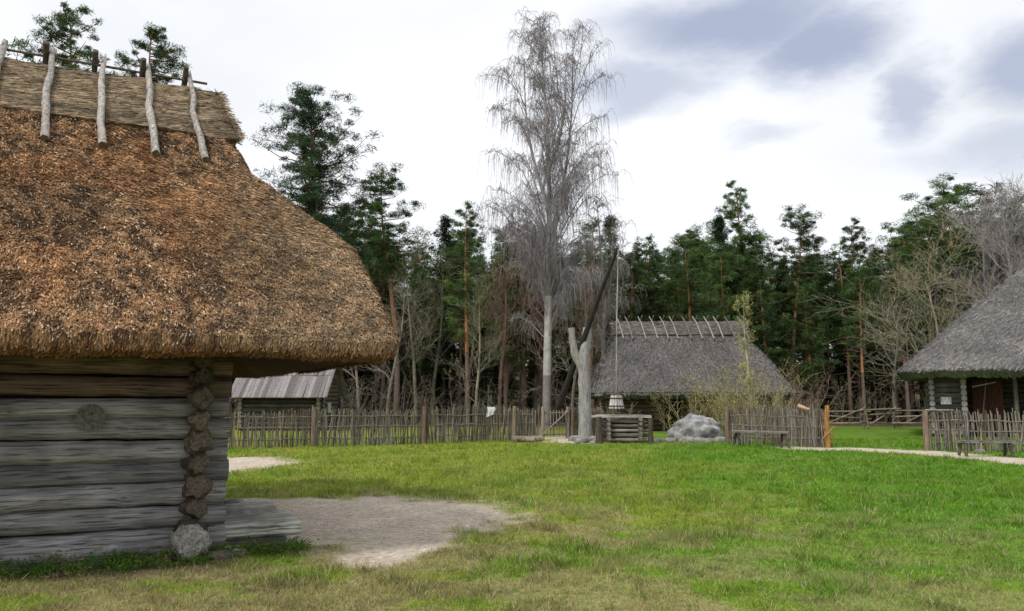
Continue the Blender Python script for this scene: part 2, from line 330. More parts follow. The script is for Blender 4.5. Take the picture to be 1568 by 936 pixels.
sweep(mby,[(.7,WW-.2,1.47),(.7,WW+.3,1.47)],[.14,.14],18,(.16,.148,.135),.06,0,(.15,.138,.125),3)
sweep(mby,[(TW-.02,WW-.38,.17),(TW-.02,WW-.2,.19),(TW,WW+.3,.2)],[.17,.2,.18],9,(.30,.285,.26),.3,0,(.32,.305,.28),3)
mbx.build('log_walls_long',[M_logx],H);mby.build('log_walls_cross',[M_logy],H)
mb=MB();box(mb,(-2.04,4,1.3),(7.4,5.16,2.5),(.02,.015,.01));mb.build('interior_core',[M_thatch],H)
mb=MB();sweep(mb,[(-6,.75,2.50),(2.9,.75,2.47)],[.08,.08],9,(.08,.055,.035),.1,0,None,6)
sweep(mb,[(2.5,.6,2.4),(2.5,7.4,2.4)],[.08,.08],9,(.12,.08,.05),.1,0,None,6)
for t in np.arange(-5.5,2.6,.9): sweep(mb,[(t,.38,2.2),(t,1.5,3.28)],[.05,.05],7,(.09,.06,.04),.1)
mb.build('eave_beams',[M_logx],H)
def rock(mb,c,s,seed,col,n=18,amp=.22):
    th=np.linspace(0,math.pi,n);ph=np.linspace(0,2*math.pi,2*n,endpoint=False);T,Pp=np.meshgrid(th,ph,indexing='ij')
    d=np.stack([np.sin(T)*np.cos(Pp),np.sin(T)*np.sin(Pp),np.cos(T)],-1)
    q=1+amp*2*(fbm(d[...,0]*1.7+seed*3.1+5,d[...,1]*1.7+d[...,2]*2.1+9,seed,4)-.5)
    e=np.sign(d)*np.abs(d)**.8
    V=e*q[...,None]*np.array(s)+np.array(c);m=2*n
    i=np.arange(n-1)[:,None]*m;j=np.arange(m)[None];k=(j+1)%m
    colr=np.array(col)*(.5+1.0*fbm(V[...,0]*4,V[...,1]*4+V[...,2]*5,seed))[...,None]
    mb.add(V,np.stack([i+j,i+m+j,i+m+k,i+k],-1).reshape(-1,4),colr.reshape(-1,3),0,True)
mb=MB()
for t in np.arange(-5,1.9,.45): rock(mb,(t+R.rand()*.1,WW,.0),(.22,.14,.07),int(t*3)%7,(.22,.21,.19),9)
rock(mb,(TW+.45,WW-.22,.02),(.09,.06,.05),2,(.42,.41,.39),9);rock(mb,(TW+.27,WW-.3,.02),(.14,.1,.05),5,(.2,.19,.17),9)
mb.build('foundation_stones',[M_stone],H)
S=empty('door_step',(-4.37,6.8,0),UA);mb=MB()
def slab(mb,x0,x1,y0,y1,z0,z1,col,n=12):
    xs_=np.linspace(x0,x1,n);jf=.012*np.cumsum(R.randn(n))*.6
    def row(yy,z,j=0): return np.stack([xs_,yy+jf*j,np.full(n,z)+.003*R.randn(n)],1)
    rows=np.stack([row(y0+.03,z0,1),row(y0,z0+.03,1),row(y0,z1-.02,1),row(y0+.02,z1,1),row(y0*.5+y1*.5,z1+.004),row(y1-.01,z1),row(y1,z1-.02),row(y1,z0)]);m=n;q=len(rows)
    i=np.arange(q-1)[:,None]*m;j=np.arange(n-1)[None]
    mb.add(rows,np.stack([i+j,i+j+1,i+m+j+1,i+m+j],-1).reshape(-1,4),col,0)
    mb.add(rows[:,0],[np.arange(q)],col,0);mb.add(rows[:,-1],[np.arange(q)[::-1]],col,0)
slab(mb,1.92,2.86,1.28,1.98,.14,.29,(.46,.46,.40));slab(mb,1.92,2.80,1.99,2.6,.14,.288,(.42,.41,.36));slab(mb,1.92,2.83,2.61,3.2,.14,.292,(.46,.44,.39))
for y in(1.5,2.95): sweep(mb,[(1.95,y,.07),(2.74,y,.07)],[.075]*2,9,(.26,.245,.22),.1,0,(.35,.33,.3),5)
mb.build('step_planks',[M_logx],S);mb=MB()
rock(mb,(2.05,1.42,.03),(.10,.12,.08),3,(.4,.38,.33),10);rock(mb,(2.4,1.55,.02),(.12,.1,.08),4,(.3,.29,.25),10);rock(mb,(2.7,2.2,.02),(.09,.3,.09),6,(.3,.29,.25),10)
mb.build('step_stones',[M_stone],S)
def weeds():
    mb=MB();C=[];cl=[];sz=[]
    UAx=np.array([.893,.45]);VAx=np.array([-.45,.893])
    for k in range(520):
        t=-2.2+R.rand()*5.1;wv=WW-.15-abs(R.randn())*.22
        if t>1.9:wv=WW-.12-abs(R.randn())*.15
        p=np.array([-4.37,6.8])+UAx*t+VAx*wv;h=.03+.13*R.rand()*(.3+fbm(t*1.5,0.,2)*1.3);n=24
        q=np.column_stack([p[0]+R.randn(n)*.045,p[1]+R.randn(n)*.045,R.rand(n)*h+.01]);C.append(q)
        g=np.array([[.07,.17,.02],[.12,.22,.03],[.17,.18,.05],[.26,.19,.1]][R.choice(4,p=[.48,.28,.12,.12])])
        cl.append(g*(.6+.8*R.rand(n,1)));sz.append(.012+.018*R.rand(n))
    leaves(mb,np.concatenate(C),np.concatenate(sz),np.concatenate(cl),0,.6);mb.build('wall_weeds',[M_grass])
weeds()
# ---------------- other thatched buildings ----------------
def colG(base,amp=.5):
    def f(p):
        n=len(p);a=fbm(p[:,0]*.9,p[:,2]*1.3,2)[:,None];c=np.array(base)*(1-amp/2+amp*a)
        return c*(.6+.8*R.rand(n,1))
    return f
def farm():
    E=empty('thatched_farmhouse');mb=MB()
    lv=[(5.6,13.3,42.4,46.6,2.65),(4.5,14.4,41.2,47.8,1.78),(4.2,14.7,41,48,1.96),(4.9,14.0,42.35,46.65,3.55),(5.75,12.9,43.9,45.1,5.3),(5.9,12.65,44.4,44.6,5.85)]
    l2=interp_lv(lv,.2);P=ringpts(l2,.5,70,40);P2=roofmesh(mb,P,.08,.8,(.11,.10,.09),3)
    straws(mb,P2[5:],42000,.30,.035,colG((.155,.142,.135),.8),.05,wf=lambda c:np.where(c[...,1]>45,.1,1.),ang=.2);mb.build('thatch_roof',[M_thatch,M_straw],E)
    mb=MB()
    cl=interp_lv([(5.7,12.85,43.7,45.3,5.2),(5.7,12.85,43.95,45.05,5.65),(5.7,12.85,44.45,44.55,5.98)],.15);PC=ringpts(cl,.05,60,10);PC2=roofmesh(mb,PC,.04,2,(.14,.12,.10),3)
    straws(mb,PC2,7000,.5,.035,colG((.17,.15,.13)),.03,along=True,ang=.06);mb.build('ridge_cap',[M_thatch,M_straw],E)
    mb=MB()
    for x in np.arange(5.85,12.9,.62):
        x=x+R.rand()*.14;g=np.array([.30,.27,.25])*(.6+.6*R.rand())
        sweep(mb,[(x+.12,43.35,4.95),(x,44.1,5.85),(x-.08,44.75,6.30)],[.042,.038,.03],6,g,.15)
        sweep(mb,[(x+.1,45.6,4.9),(x,44.9,5.85),(x+.08,44.3,6.30)],[.04,.035,.03],6,g*.8,.15)
    mb.build('ridge_poles',[M_logz],E)
    mb=MB()
    for k in range(10):
        z=.15+k*.235
        for a,b in [((5.2,42.3),(7.9,42.3)),((9.0,42.3),(13.8,42.3))]:
            sweep(mb,[(a[0]-.2*(a[0]<6),a[1],z),(b[0]+.2*(b[0]>13),b[1],z)],[.125]*2,9,np.array([.09,.068,.052])*(.7+.6*R.rand()),.06,0,(.2,.17,.14),5)
        sweep(mb,[(5.2,47,z),(13.8,47,z)],[.12]*2,7,(.1,.08,.06),.05,sub=3)
    mb.build('log_walls',[M_logx],E)
    mb=MB()
    for k in range(10):
        z=.26+k*.235
        for x in(5.3,13.7): sweep(mb,[(x,42,z),(x,47.2,z)],[.12]*2,8,(.12,.1,.08),.06,0,(.22,.19,.16),5)
    mb.build('log_walls_cross',[M_logy],E)
    mb=MB();box(mb,(9.5,44.9,1.15),(8,4.2,2.2),(.012,.01,.008))
    for x in (7.95,8.95): box(mb,(x,42.25,1.0),(.12,.2,2.0),(.16,.12,.09))
    box(mb,(8.45,42.25,1.98),(1.2,.22,.14),(.14,.11,.08))
    for q in range(4): box(mb,(9.15+.05*q,41.95-.2*q,.95),(.05,.2,1.7),(.13,.09,.06))
    mb.build('doorway',[M_logz],E)
farm()
def barn():
    BA=math.radians(-26);pv=np.array([17.35,35.]);c_,s_=math.cos(BA),math.sin(BA)
    tgt=np.array([17.0,35.3]);T=tgt-np.array([c_*pv[0]-s_*pv[1],s_*pv[0]+c_*pv[1]])
    E=empty('thatched_barn',(T[0],T[1],0),BA);mb=MB()
    lv=[(19.3,37,37.3,42,4.2),(17.8,38.6,35.4,43.8,2.62),(17.35,39,35,44.2,2.9),(20.2,36.8,37.2,42.0,5.5),(23.9,34,39.3,39.9,8.65)]
    l2=interp_lv(lv,.25);P=ringpts(l2,.4,90,40);P2=roofmesh(mb,P,.06,.8,(.14,.125,.12),3)
    straws(mb,P2[7:],70000,.24,.022,colG((.20,.187,.18),.8),.04,wf=lambda c:np.where(c[...,1]>39.7,.1,1.),ang=.2);mb.build('thatch_roof',[M_thatch,M_straw],E)
    mb=MB()
    for k in range(13):
        z=.15+k*.24
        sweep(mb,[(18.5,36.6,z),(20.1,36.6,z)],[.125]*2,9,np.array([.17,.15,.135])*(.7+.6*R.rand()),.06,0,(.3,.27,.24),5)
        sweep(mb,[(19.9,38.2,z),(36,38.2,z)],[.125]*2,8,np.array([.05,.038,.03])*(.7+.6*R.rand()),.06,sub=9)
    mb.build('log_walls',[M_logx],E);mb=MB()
    for k in range(13):
        z=.27+k*.24
        for x in(18.7,19.95): sweep(mb,[(x,36.2-.1*R.rand(),z),(x,43,z)],[.12]*2,8,np.array([.18,.16,.14])*(.7+.6*R.rand()),.08,0,(.34,.32,.29),5)
    mb.build('log_walls_cross',[M_logy],E);mb=MB()
    for x in(21.9,24.4,26.8): sweep(mb,[(x,36.2,0),(x,36.2,3.3)],[.09,.08],8,(.12,.10,.085),.1,sub=5)
    for x in np.arange(20.5,21.7,.2): box(mb,(x,38.0,1.3),(.19,.05,2.5),(.11,.04,.032),jit=.01)
    for x in np.arange(22.6,24.4,.22): box(mb,(x,38.0,1.2),(.2,.05,2.3),(.04,.035,.035),jit=.01)
    sweep(mb,[(19.9,36.1,2.95),(36,36.1,2.95)],[.11]*2,8,(.07,.06,.05),.05,sub=6)
    box(mb,(19.25,36.2,1.6),(.42,.04,.32),(.6,.6,.58));box(mb,(18.95,36.0,1.2),(1.1,.35,.05),(.36,.34,.3))
    sweep(mb,[(20.5,36.4,0),(20.9,37,2.5)],[.03]*2,6,(.2,.17,.13));sweep(mb,[(20.3,36.3,2.2),(21.2,36.3,2.4)],[.04]*2,6,(.25,.23,.2))
    mb.build('porch_and_doors',[M_logz],E)
    mb=MB();box(mb,(28,40.6,1.5),(15.6,4.4,2.9),(.02,.016,.012));mb.build('interior_core',[M_thatch],E)
barn()
def shed():
    E=empty('wooden_shed');mb=MB()
    nP=26;x0,x1=-14.9,-9.75;ze,zt=1.78,4.15
    for s,(ya,yb) in enumerate([(41.9,44.8),(47.7,44.8)]):
        for k in range(nP):
            x=x0+(x1-x0)*(k+.5)/nP;w=(x1-x0)/nP*.96
            for lay,(f0,f1) in enumerate([(0,.52),(.48,1.02)]):
                e=R.randn()*.03;za=ze+(zt-ze)*f0;zb=ze+(zt-ze)*f1;o=.05*lay
                yy0=ya+(yb-ya)*f0;yy1=ya+(yb-ya)*f1
                col=np.array([.25,.225,.22])*(.55+.75*R.rand())
                v=[(x-w/2,yy0+e,za+o),(x+w/2,yy0+e,za+o+.01),(x+w/2,yy1,zb+o),(x-w/2,yy1,zb+o+.01)]
                v=np.array(v);mb.add(np.concatenate([v,v-[0,0,.04]]),[[0,1,2,3],[7,6,5,4],[0,4,5,1],[1,5,6,2],[2,6,7,3],[3,7,4,0]],col)
    box(mb,(x1+.04,43.3,(ze+zt)/2-.02),(.1,3.75,.1),(.2,.18,.16),rx=math.atan2(zt-ze,2.9))
    mb.build('plank_roof',[M_logy],E);mb=MB()
    for k in range(8):
        z=.15+k*.235
        for y in(42.7,46.9): sweep(mb,[(-14.6,y,z),(-10.0,y,z)],[.12]*2,8,np.array([.09,.075,.065])*(.7+.5*R.rand()),.06,0,(.25,.23,.2),5)
    mb.build('log_walls',[M_logx],E);mb=MB()
    for k in range(16):
        z=.27+k*.235;h=max(0,(z-1.9))/2.1*2.3
        if 2.1-h<.2:break
        for x in(-14.4,-10.25): sweep(mb,[(x,42.45+h,z),(x,47.15-h,z)],[.12]*2,8,np.array([.12,.10,.085])*(.7+.6*R.rand()),.06,0,(.25,.23,.2),4)
    mb.build('log_walls_cross',[M_logy],E);mb=MB()
    box(mb,(-10.08,44.3,1.2),(.06,.6,.55),(.5,.52,.55));box(mb,(-12.3,44.8,1),(3.9,4,1.8),(.02,.02,.02))
    mb.build('window',[M_logz],E)
shed()
# ---------------- fences ----------------
def stickfence(name,pts,h,posts=True,col=(.205,.178,.150),sp=.034):
    mb=MB();pts=np.array(pts,float);sg=np.linalg.norm(np.diff(pts,axis=0),axis=1);cs=np.concatenate([[0],np.cumsum(sg)]);Lt=cs[-1]
    at=lambda s:np.stack([np.interp(s,cs,pts[:,0]),np.interp(s,cs,pts[:,1])],-1)
    s=np.arange(0,Lt,sp)+R.rand(len(np.arange(0,Lt,sp)))*sp*.8;n=len(s);p=at(s);dd=nrm(at(np.clip(s+.3,0,Lt))-at(np.clip(s-.3,0,Lt)));nn=np.stack([-dd[:,1],dd[:,0]],-1)
    sd_=np.where(np.arange(n)%2==0,.035,-.035)[:,None]
    P0=np.column_stack([p+nn*sd_+dd*R.randn(n,1)*.04,np.zeros(n)])
    hh=h*(.89+.13*R.rand(n)+.08*(R.rand(n)>.9))*(1+.05*np.sin(s*1.1)+.04*np.sin(s*.37))
    P1=np.column_stack([p-nn*sd_*.6+dd*R.randn(n,1)*.07+nn*R.randn(n,1)*.02,hh])
    mid=(P0+P1)/2;mid[:,:2]+=R.randn(n,2)*.014
    c=np.array(col)*(.4+1.0*R.rand(n,1));c[R.rand(n)<.15]*=[1.2,1.1,.75]
    r=.014+.012*R.rand(n)
    prisms(mb,P0,mid,r,r*.95,4,c);prisms(mb,mid,P1,r*.95,r*.75,4,c)
    for z in(.28,.68,1.03):
        k=np.arange(0,Lt,.5);a=at(k);a=np.column_stack([a,z*h/1.3*np.ones(len(k))+R.randn(len(k))*.02])
        if len(a)>2: sweep(mb,a,[.028]*len(a),6,np.array(col)*.95,.1)
    if posts:
        for k in np.arange(.05,Lt,4.1):
            a=at(k);d2=nn[min(n-1,int(k/sp))]*-.08
            sweep(mb,[(a[0]+d2[0],a[1]+d2[1],-.05),(a[0]+d2[0]+.02,a[1]+d2[1],h*(.98+.08*R.rand()))],[.09,.075],8,np.array([.22,.16,.12])*(.8+.4*R.rand()),.15,0,(.3,.27,.22),5)
    return mb.build(name,[M_logz])
stickfence('wattle_fence',[(-18,22.6),(-10,26.6),(-3,30.2),(1.15,33.2)],1.33)
stickfence('wattle_fence',[(8.1,30.4),(10.9,28.1)],1.32)
stickfence('wattle_fence',[(13.6,26.6),(16.5,25.2),(20,24)],1.22)
stickfence('wattle_fence',[(10.9,28.1),(11.3,31.5),(10.9,35)],1.25)
stickfence('wattle_fence',[(15.2,46.5),(17.6,46.2)],1.6,col=(.2,.16,.13))
mb=MB()
ga,gb=np.array([1.25,33.25]),np.array([2.35,34.1])
for q in(ga,gb): sweep(mb,[(q[0],q[1],-.05),(q[0]+.02,q[1],1.35)],[.08,.07],8,(.3,.25,.2),.15,0,None,5)
for z in(.2,.65,1.1): sweep(mb,[(*ga,z),(*gb,z)],[.035]*2,6,(.25,.22,.18),.1)
for t in np.linspace(.08,.92,8):
    p=ga+(gb-ga)*t;sweep(mb,[(p[0],p[1]-.05,.1),(p[0],p[1]-.05,1.2)],[.028]*2,6,np.array([.26,.22,.18])*(.7+.5*R.rand()))
sweep(mb,[(ga[0],ga[1]-.1,.2),(gb[0],gb[1]-.1,1.15)],[.03]*2,6,(.27,.24,.2))
mb.build('wooden_gate',[M_logz])
stickfence('wattle_fence',[(2.45,34.2),(4.0,36.5),(4.4,41)],1.2)
mb=MB()
pts=[(17.6,46.2),(19.8,45.0),(22.0,46.0),(23.6,44.6),(26,45.5)]
for a,b in zip(pts[:-1],pts[1:]):
    for z in(.35,.7,1.05): sweep(mb,[(a[0]-.3,a[1],z+.06*R.randn()),(b[0]+.3,b[1],z+.1*R.randn())],[.055,.04],6,np.array([.28,.23,.17])*(.7+.6*R.rand()),.1)
    sweep(mb,[(a[0],a[1],.1),(b[0],b[1],1.2)],[.045,.04],6,(.3,.26,.2),.1)
for a in pts:
    for s in(-.12,.12): sweep(mb,[(a[0]+s,a[1]-.1*np.sign(s),0),(a[0]-s*.3,a[1]+.05,1.35)],[.05,.045],6,(.26,.2,.15),.1)
mb.build('rail_fence',[M_logx])
mb=MB();sweep(mb,[(10.95,27.95,-.05),(10.92,27.95,.7),(10.97,27.95,1.45)],[.10,.095,.085],9,(.38,.19,.06),.14,0,(.5,.3,.12),6)
for s in(-1,1): sweep(mb,[(10.97-.22*s,27.86,.32),(10.97+.18*s,27.86,.72)],[.03]*2,6,(.34,.19,.08),.1)
sweep(mb,[(10.16,28.52,1.42),(10.45,28.2,1.3)],[.07,.05],7,(.46,.33,.17),.3,0,None,3)
mb.build('corner_post',[M_logz])
mb=MB();g=12;U,Vv=np.meshgrid(np.linspace(0,1,g),np.linspace(0,1,g))
Xc=-.98+.3*U+.03*np.sin(Vv*5);Yc=31.4+.18*U+.04*np.sin(U*14)*Vv-.16;Zc=1.36-.40*Vv*(1-.3*U)
i=(np.arange(g-1)[:,None]*g+np.arange(g-1)[None]).ravel();mb.add(np.stack([Xc,Yc,Zc],-1),np.stack([i,i+1,i+g+1,i+g],-1),(.75,.75,.72),0,True);mb.build('white_cloth',[M_cloth])
# ---------------- well ----------------
W=empty('draw_well');mbx=MB();mby=MB();mbz=MB()
cx,cy=4.25,31.2
for k in range(5):
    z=.13+k*.175;g=np.array([.25,.225,.19])*(.5+.7*R.rand())
    for y in(cy-.6,cy+.6): sweep(mbx,[(cx-.85-R.rand()*.15,y,z),(cx+.85+R.rand()*.12,y,z)],[.07]*2,9,g,.16,0,(.4,.36,.3),5)
    for x in(cx-.6,cx+.6): sweep(mby,[(x,cy-.86-R.rand()*.08,z+.085),(x,cy+.75,z+.085)],[.078]*2,9,g*.6,.14,0,(.22,.19,.15),4)
box(mbx,(cx-.1,cy-.62,1.02),(2.25,.28,.08),(.40,.37,.32),jit=.04);box(mbx,(cx,cy+.62,1.02),(1.9,.24,.07),(.3,.27,.22),jit=.02)
box(mby,(cx-.62,cy,1.0),(.22,.96,.06),(.27,.24,.2));box(mby,(cx+.62,cy,1.0),(.22,.96,.06),(.27,.24,.2))
box(mbx,(cx,cy,.45),(1.02,1.02,.8),(.02,.02,.02))
sweep(mbz,[(cx-.95,cy-.85,0),(cx-.97,cy-.82,1.0)],[.12,.10],7,(.09,.07,.055),.2,sub=4);sweep(mbz,[(cx+.98,cy-.8,0),(cx+.98,cy-.8,.97)],[.11,.09],7,(.09,.07,.055),.2,sub=4)
bx,by,bz=cx-.2,cy-.1,1.30
a=np.linspace(0,2*math.pi,14,endpoint=False)
for k in range(14):
    ca,sa=math.cos(a[k]),math.sin(a[k]);c0=np.array([.55,.52,.50])*(.75+.4*R.rand())
    sweep(mbz,[(bx+.25*ca,by+.25*sa,bz),(bx+.17*ca,by+.17*sa,bz+.50)],[.06,.045],5,c0)
for zz,rr in((.10,.30),(.40,.24)):
    t=np.linspace(0,2*math.pi,17);sweep(mbz,[(bx+rr*math.cos(q),by+rr*math.sin(q),bz+zz) for q in t],[.022]*17,5,(.12,.05,.04))
box(mbz,(bx,by,bz+.03),(.3,.3,.04),(.3,.27,.23));
for s in(-1,1): sweep(mbz,[(bx+.16*s,by,bz+.46),(bx+.03*s,by,bz+.82)],[.02]*2,5,(.12,.1,.08))
tip=np.array([4.22,31.15,7.65])
sweep(mbz,[(bx,by,bz+.75),(bx+.05,by,4.5),tuple(tip-[0,0,.05])],[.028,.030,.024],6,(.36,.33,.29),.1,sub=10)
sweep(mbz,[(3.02,33,-.1),(3.0,33,1),(2.98,33,2.4),(2.95,33,3.3),(3.08,33,4.0),(3.12,33,4.62)],[.31,.25,.24,.24,.2,.17],12,(.33,.315,.30),.2,0,(.4,.37,.33),4)
sweep(mbz,[(2.93,33,2.9),(2.62,33,3.5),(2.52,32.95,4.05),(2.46,32.95,4.6)],[.2,.17,.15,.13],10,(.32,.30,.28),.18,0,(.4,.37,.33),4)
tail=np.array([1.7,34.6,.55]);piv=tail+(tip-tail)*.46
sweep(mbz,[tail,tail+(piv-tail)*.5,piv,piv+(tip-piv)*.5+[0,0,.06],tip],[.15,.13,.11,.085,.055],9,(.035,.03,.026),.12,0,(.2,.17,.12),5)
sweep(mbz,[(2.3,33.0,4.0),(3.4,33.0,4.0)],[.04]*2,7,(.2,.17,.14))
mbx.build('crib_long',[M_logx],W);mby.build('crib_cross',[M_logy],W);mbz.build('post_beam_bucket',[M_logz],W)
# ---------------- boulder, rocks, benches ----------------
mb=MB();rock(mb,(7.45,32.3,.28),(.95,.8,.70),3,(.27,.265,.26),40,.32);rock(mb,(6.75,32.1,.1),(.55,.6,.42),5,(.25,.245,.235),24,.3);mb.build('boulder',[M_stone])
mb=MB()
for k in range(30):
    x=5.4+R.rand()*3.8;s=.07+.15*R.rand();rock(mb,(x,31.1+R.rand()*.5,.04),(s*1.3,s,s*.8),k%7,(.25,.24,.22),8)
for k in range(24):
    x=2.4+R.rand()*1.5;s=.07+.16*R.rand();rock(mb,(x,30.4+R.rand()*2,.04),(s*1.3,s,s*.8),k%7,(.25,.24,.22),8)
for (x,y,s) in [(-7.1,18.6,.16),(-8.0,19,.2),(-4.7,12.4,.2),(-4.3,12.6,.13),(-5.1,12.8,.2),(14.6,25.2,.12)]: rock(mb,(x,y,.03),(s*1.4,s,s*.7),int(s*50)%7,(.25,.24,.22),9)
mb.build('field_stones',[M_stone])
def bench(a,b,h=.45):
    mb=MB();a=np.array(a);b=np.array(b);d=b-a;L_=np.linalg.norm(d);rz=math.atan2(d[1],d[0]);m=(a+b)/2
    box(mb,(m[0],m[1],h),(L_,.36,.07),(.20,.18,.16),rz,jit=.02)
    for t in(.1,.9):
        p=a+d*t
        for s in(-.11,.11): sweep(mb,[(p[0]+math.sin(rz)*s*1.5+.04*(1 if t>.5 else -1),p[1]+s*1.4,0),(p[0],p[1]+s,h-.02)],[.045,.05],6,(.11,.09,.075),.1)
    mb.build('wooden_bench',[M_logx])
bench((7.8,28.6),(9.5,27.6),.52);bench((13.2,23.9),(14.7,23.7),.42)
mb=MB();sweep(mb,[(0.0,31.1,.12),(1.2,31.5,.14)],[.13,.1],8,(.25,.2,.16),.2,sub=5);sweep(mb,[(.1,31.4,.1),(.9,30.9,.12)],[.1,.08],8,(.28,.23,.18),.2,sub=5);mb.build('fallen_logs',[M_logx])
# ---------------- trees ----------------
def pine(seed,H=16,lo=.45,rad=2.6,nb=60,per=75,name='_pine',cl=.72,green=(.054,.100,.034),ls=.19,lean=.3):
    global R
    R=np.random.RandomState(seed);mb=MB();K=12;f=np.linspace(0,1,K+1)
    ph=R.rand(2)*6;cx=lean*np.sin(f*3+ph[0])*f;cy=lean*np.sin(f*2.3+ph[1])*f;P=np.stack([cx,cy,f*H],1);r0=H*.0125
    rr=r0*(1-f*.9)
    cT=np.where(f[:-1,None]>.3,np.array([.40,.18,.085]),np.array([.16,.12,.095]))
    prisms(mb,P[:-1],P[1:],rr[:-1],rr[1:],8,cT)
    B0=[];B1=[];r1=[];r2=[];CC=[];cs=[]
    for i in range(nb):
        s=(i+R.rand())/nb;fz=lo+(1-lo)*s;p=np.array([np.interp(fz,f,cx),np.interp(fz,f,cy),fz*H])
        a=R.rand()*6.28;env=rad*(math.sin(math.pi*min(1,s*.66+.22))**.8)*(1.08-.6*s)*(.7+.6*vn(s*4.,a*.8,seed%8))+.15
        ln=env*(.45+.75*R.rand());up=-.1+.75*s+.3*R.randn();d=np.array([math.cos(a),math.sin(a),up*.6])
        m=p+d*ln*.55+[0,0,-.05*ln];e=m+(d+[0,0,.35])*ln*.45
        rb=r0*.28*(1-s*.6);B0+= [p,m];B1+=[m,e];r1+=[rb,rb*.6];r2+=[rb*.6,rb*.2]
        nC=1+int(ln/ .9)
        for q in range(nC+1):
            t=1-q*.28;c=(m+(e-m)*((t-.55)/.45)) if t>.55 else (p+(m-p)*(t/.55))
            c=c+R.randn(3)*[.28,.28,.22]*cl*1.2+[0,0,.12];sz=cl*(.45+.8*R.rand())*(.8 if q else 1)*(1-.3*s)
            CC.append(c);cs.append(sz)
    for i in range(14):
        fz=lo*(.45+.55*R.rand());p=np.array([np.interp(fz,f,cx),np.interp(fz,f,cy),fz*H]);a=R.rand()*6.28;l=.5+1.2*R.rand()
        B0.append(p);B1.append(p+np.array([math.cos(a),math.sin(a),.1*R.randn()])*l);r1.append(.025);r2.append(.008)
    prisms(mb,B0,B1,r1,r2,4,(.19,.12,.08))
    CC=np.array(CC);cs=np.array(cs);n=len(CC)
    o=R.randn(n,per,3);o=nrm(o)*(R.rand(n,per,1)**.5)*[1,1,.62];pos=(CC[:,None]+o*cs[:,None,None]).reshape(-1,3)
    cc=np.array(green)*(.45+1.15*R.rand(n,1));cc=cc+np.array([.05,.055,.0])*(R.rand(n,1)**3)
    col=np.repeat(cc,per,0)*(.6+.8*R.rand(n*per,1))
    leaves(mb,pos,ls*(.5+.8*R.rand(n*per)),col,1,.28,.8)
    me=mb.build(name,[M_bark,M_leaf]);R=np.random.RandomState(seed+999);return me
def spruce(seed,H=12,rad=2.4,name='_spruce',lo=.06):
    global R
    R=np.random.RandomState(seed);mb=MB();prisms(mb,[(0,0,0)],[(0,0,H)],[.16],[.02],7,(.10,.075,.06))
    C=[];col=[]
    for i in range(150):
        s=R.rand()**.8;z=H*(lo+(.99-lo)*s);a=R.rand()*6.28;l=rad*(1-s)*(.6+.6*R.rand())+.15;n=44;t=R.rand(n,1)**.6
        d=np.array([math.cos(a),math.sin(a),-.3]);p=np.array([0,0,z])+d*l*t+R.randn(n,3)*[.18,.18,.1];C.append(p);col.append(np.array([.034,.062,.028])*(.5+1.1*R.rand())*(.7+.6*R.rand(n,1)))
    leaves(mb,np.concatenate(C),.16+.12*R.rand(150*44),np.concatenate(col),1,.35,.5);return mb.build(name,[M_bark,M_leaf])
def bare(seed,H=12,spread=.75,col=(.23,.195,.165),name='_bare',kids=(12,5,4,2),up=.12,tcol=None,buds=None,tw=.011,lo=.25):
    global R
    R=np.random.RandomState(seed);S=[]
    def grow(p,d,Ln,r,lev):
        ns=7 if lev==0 else (4 if lev<3 else 2);seg=Ln/ns;pp=[]
        for k in range(ns):
            r2=max(tw*.6,r*(1-(.75 if lev else .85)*(k+1)/ns));q=p+d*seg;S.append((p,q,max(tw*.7,r*(1-(.75 if lev else .85)*k/ns)),r2,lev));pp.append((p,q,r2,d))
            p=q;d=d+R.randn(3)*(.06 if lev==0 else .17)+[0,0,up*.5];d=d/np.linalg.norm(d)
        if lev<4 and lev<len(kids):
            for i in range(kids[lev]):
                t=(lo+(1-lo)*(i+R.rand())/kids[lev]) if lev==0 else .2+.8*R.rand();k=min(ns-1,int(t*ns));a,b,rk,dk=pp[k];s=a+(b-a)*R.rand()
                ax=R.randn(3);ax-=ax@dk*dk;ax/=np.linalg.norm(ax);an=(.55+.5*R.rand())*(1 if lev else 1.15)
                nd=dk*math.cos(an)+ax*math.sin(an);nd[2]+=up
                nd/=np.linalg.norm(nd)
                L2=(H*spread*.62*(1-.55*t)*(.6+.5*R.rand())) if lev==0 else Ln*(.45+.3*R.rand())
                grow(s,nd,L2,max(tw,min(rk*.7,L2*.014+tw*.5)),lev+1)
    grow(np.zeros(3),np.array([.02*R.randn(),.02*R.randn(),1.]),H*.93,H*.014,0)
    mb=MB();P0=np.array([s[0] for s in S]);P1=np.array([s[1] for s in S]);a=np.array([s[2] for s in S]);b=np.array([s[3] for s in S]);lv=np.array([s[4] for s in S])
    cc=np.tile(np.array(col),(len(S),1))*(.7+.6*R.rand(len(S),1))
    if tcol is not None: cc[lv<=1]=np.array(tcol)
    big=lv==0
    prisms(mb,P0[big],P1[big],a[big],b[big],8,cc[big]);prisms(mb,P0[~big],P1[~big],a[~big],b[~big],3,cc[~big])
    if buds is not None:
        tips=P1[lv>=2];k=R.rand(len(tips))<buds[1];t=np.repeat(tips[k],3,0)+R.randn(k.sum()*3,3)*.08;leaves(mb,t,buds[2]*(.6+.8*R.rand(len(t))),np.array(buds[0])*(.6+.8*R.rand(len(t),1)),0,.5)
    return mb.build(name,[M_twig])
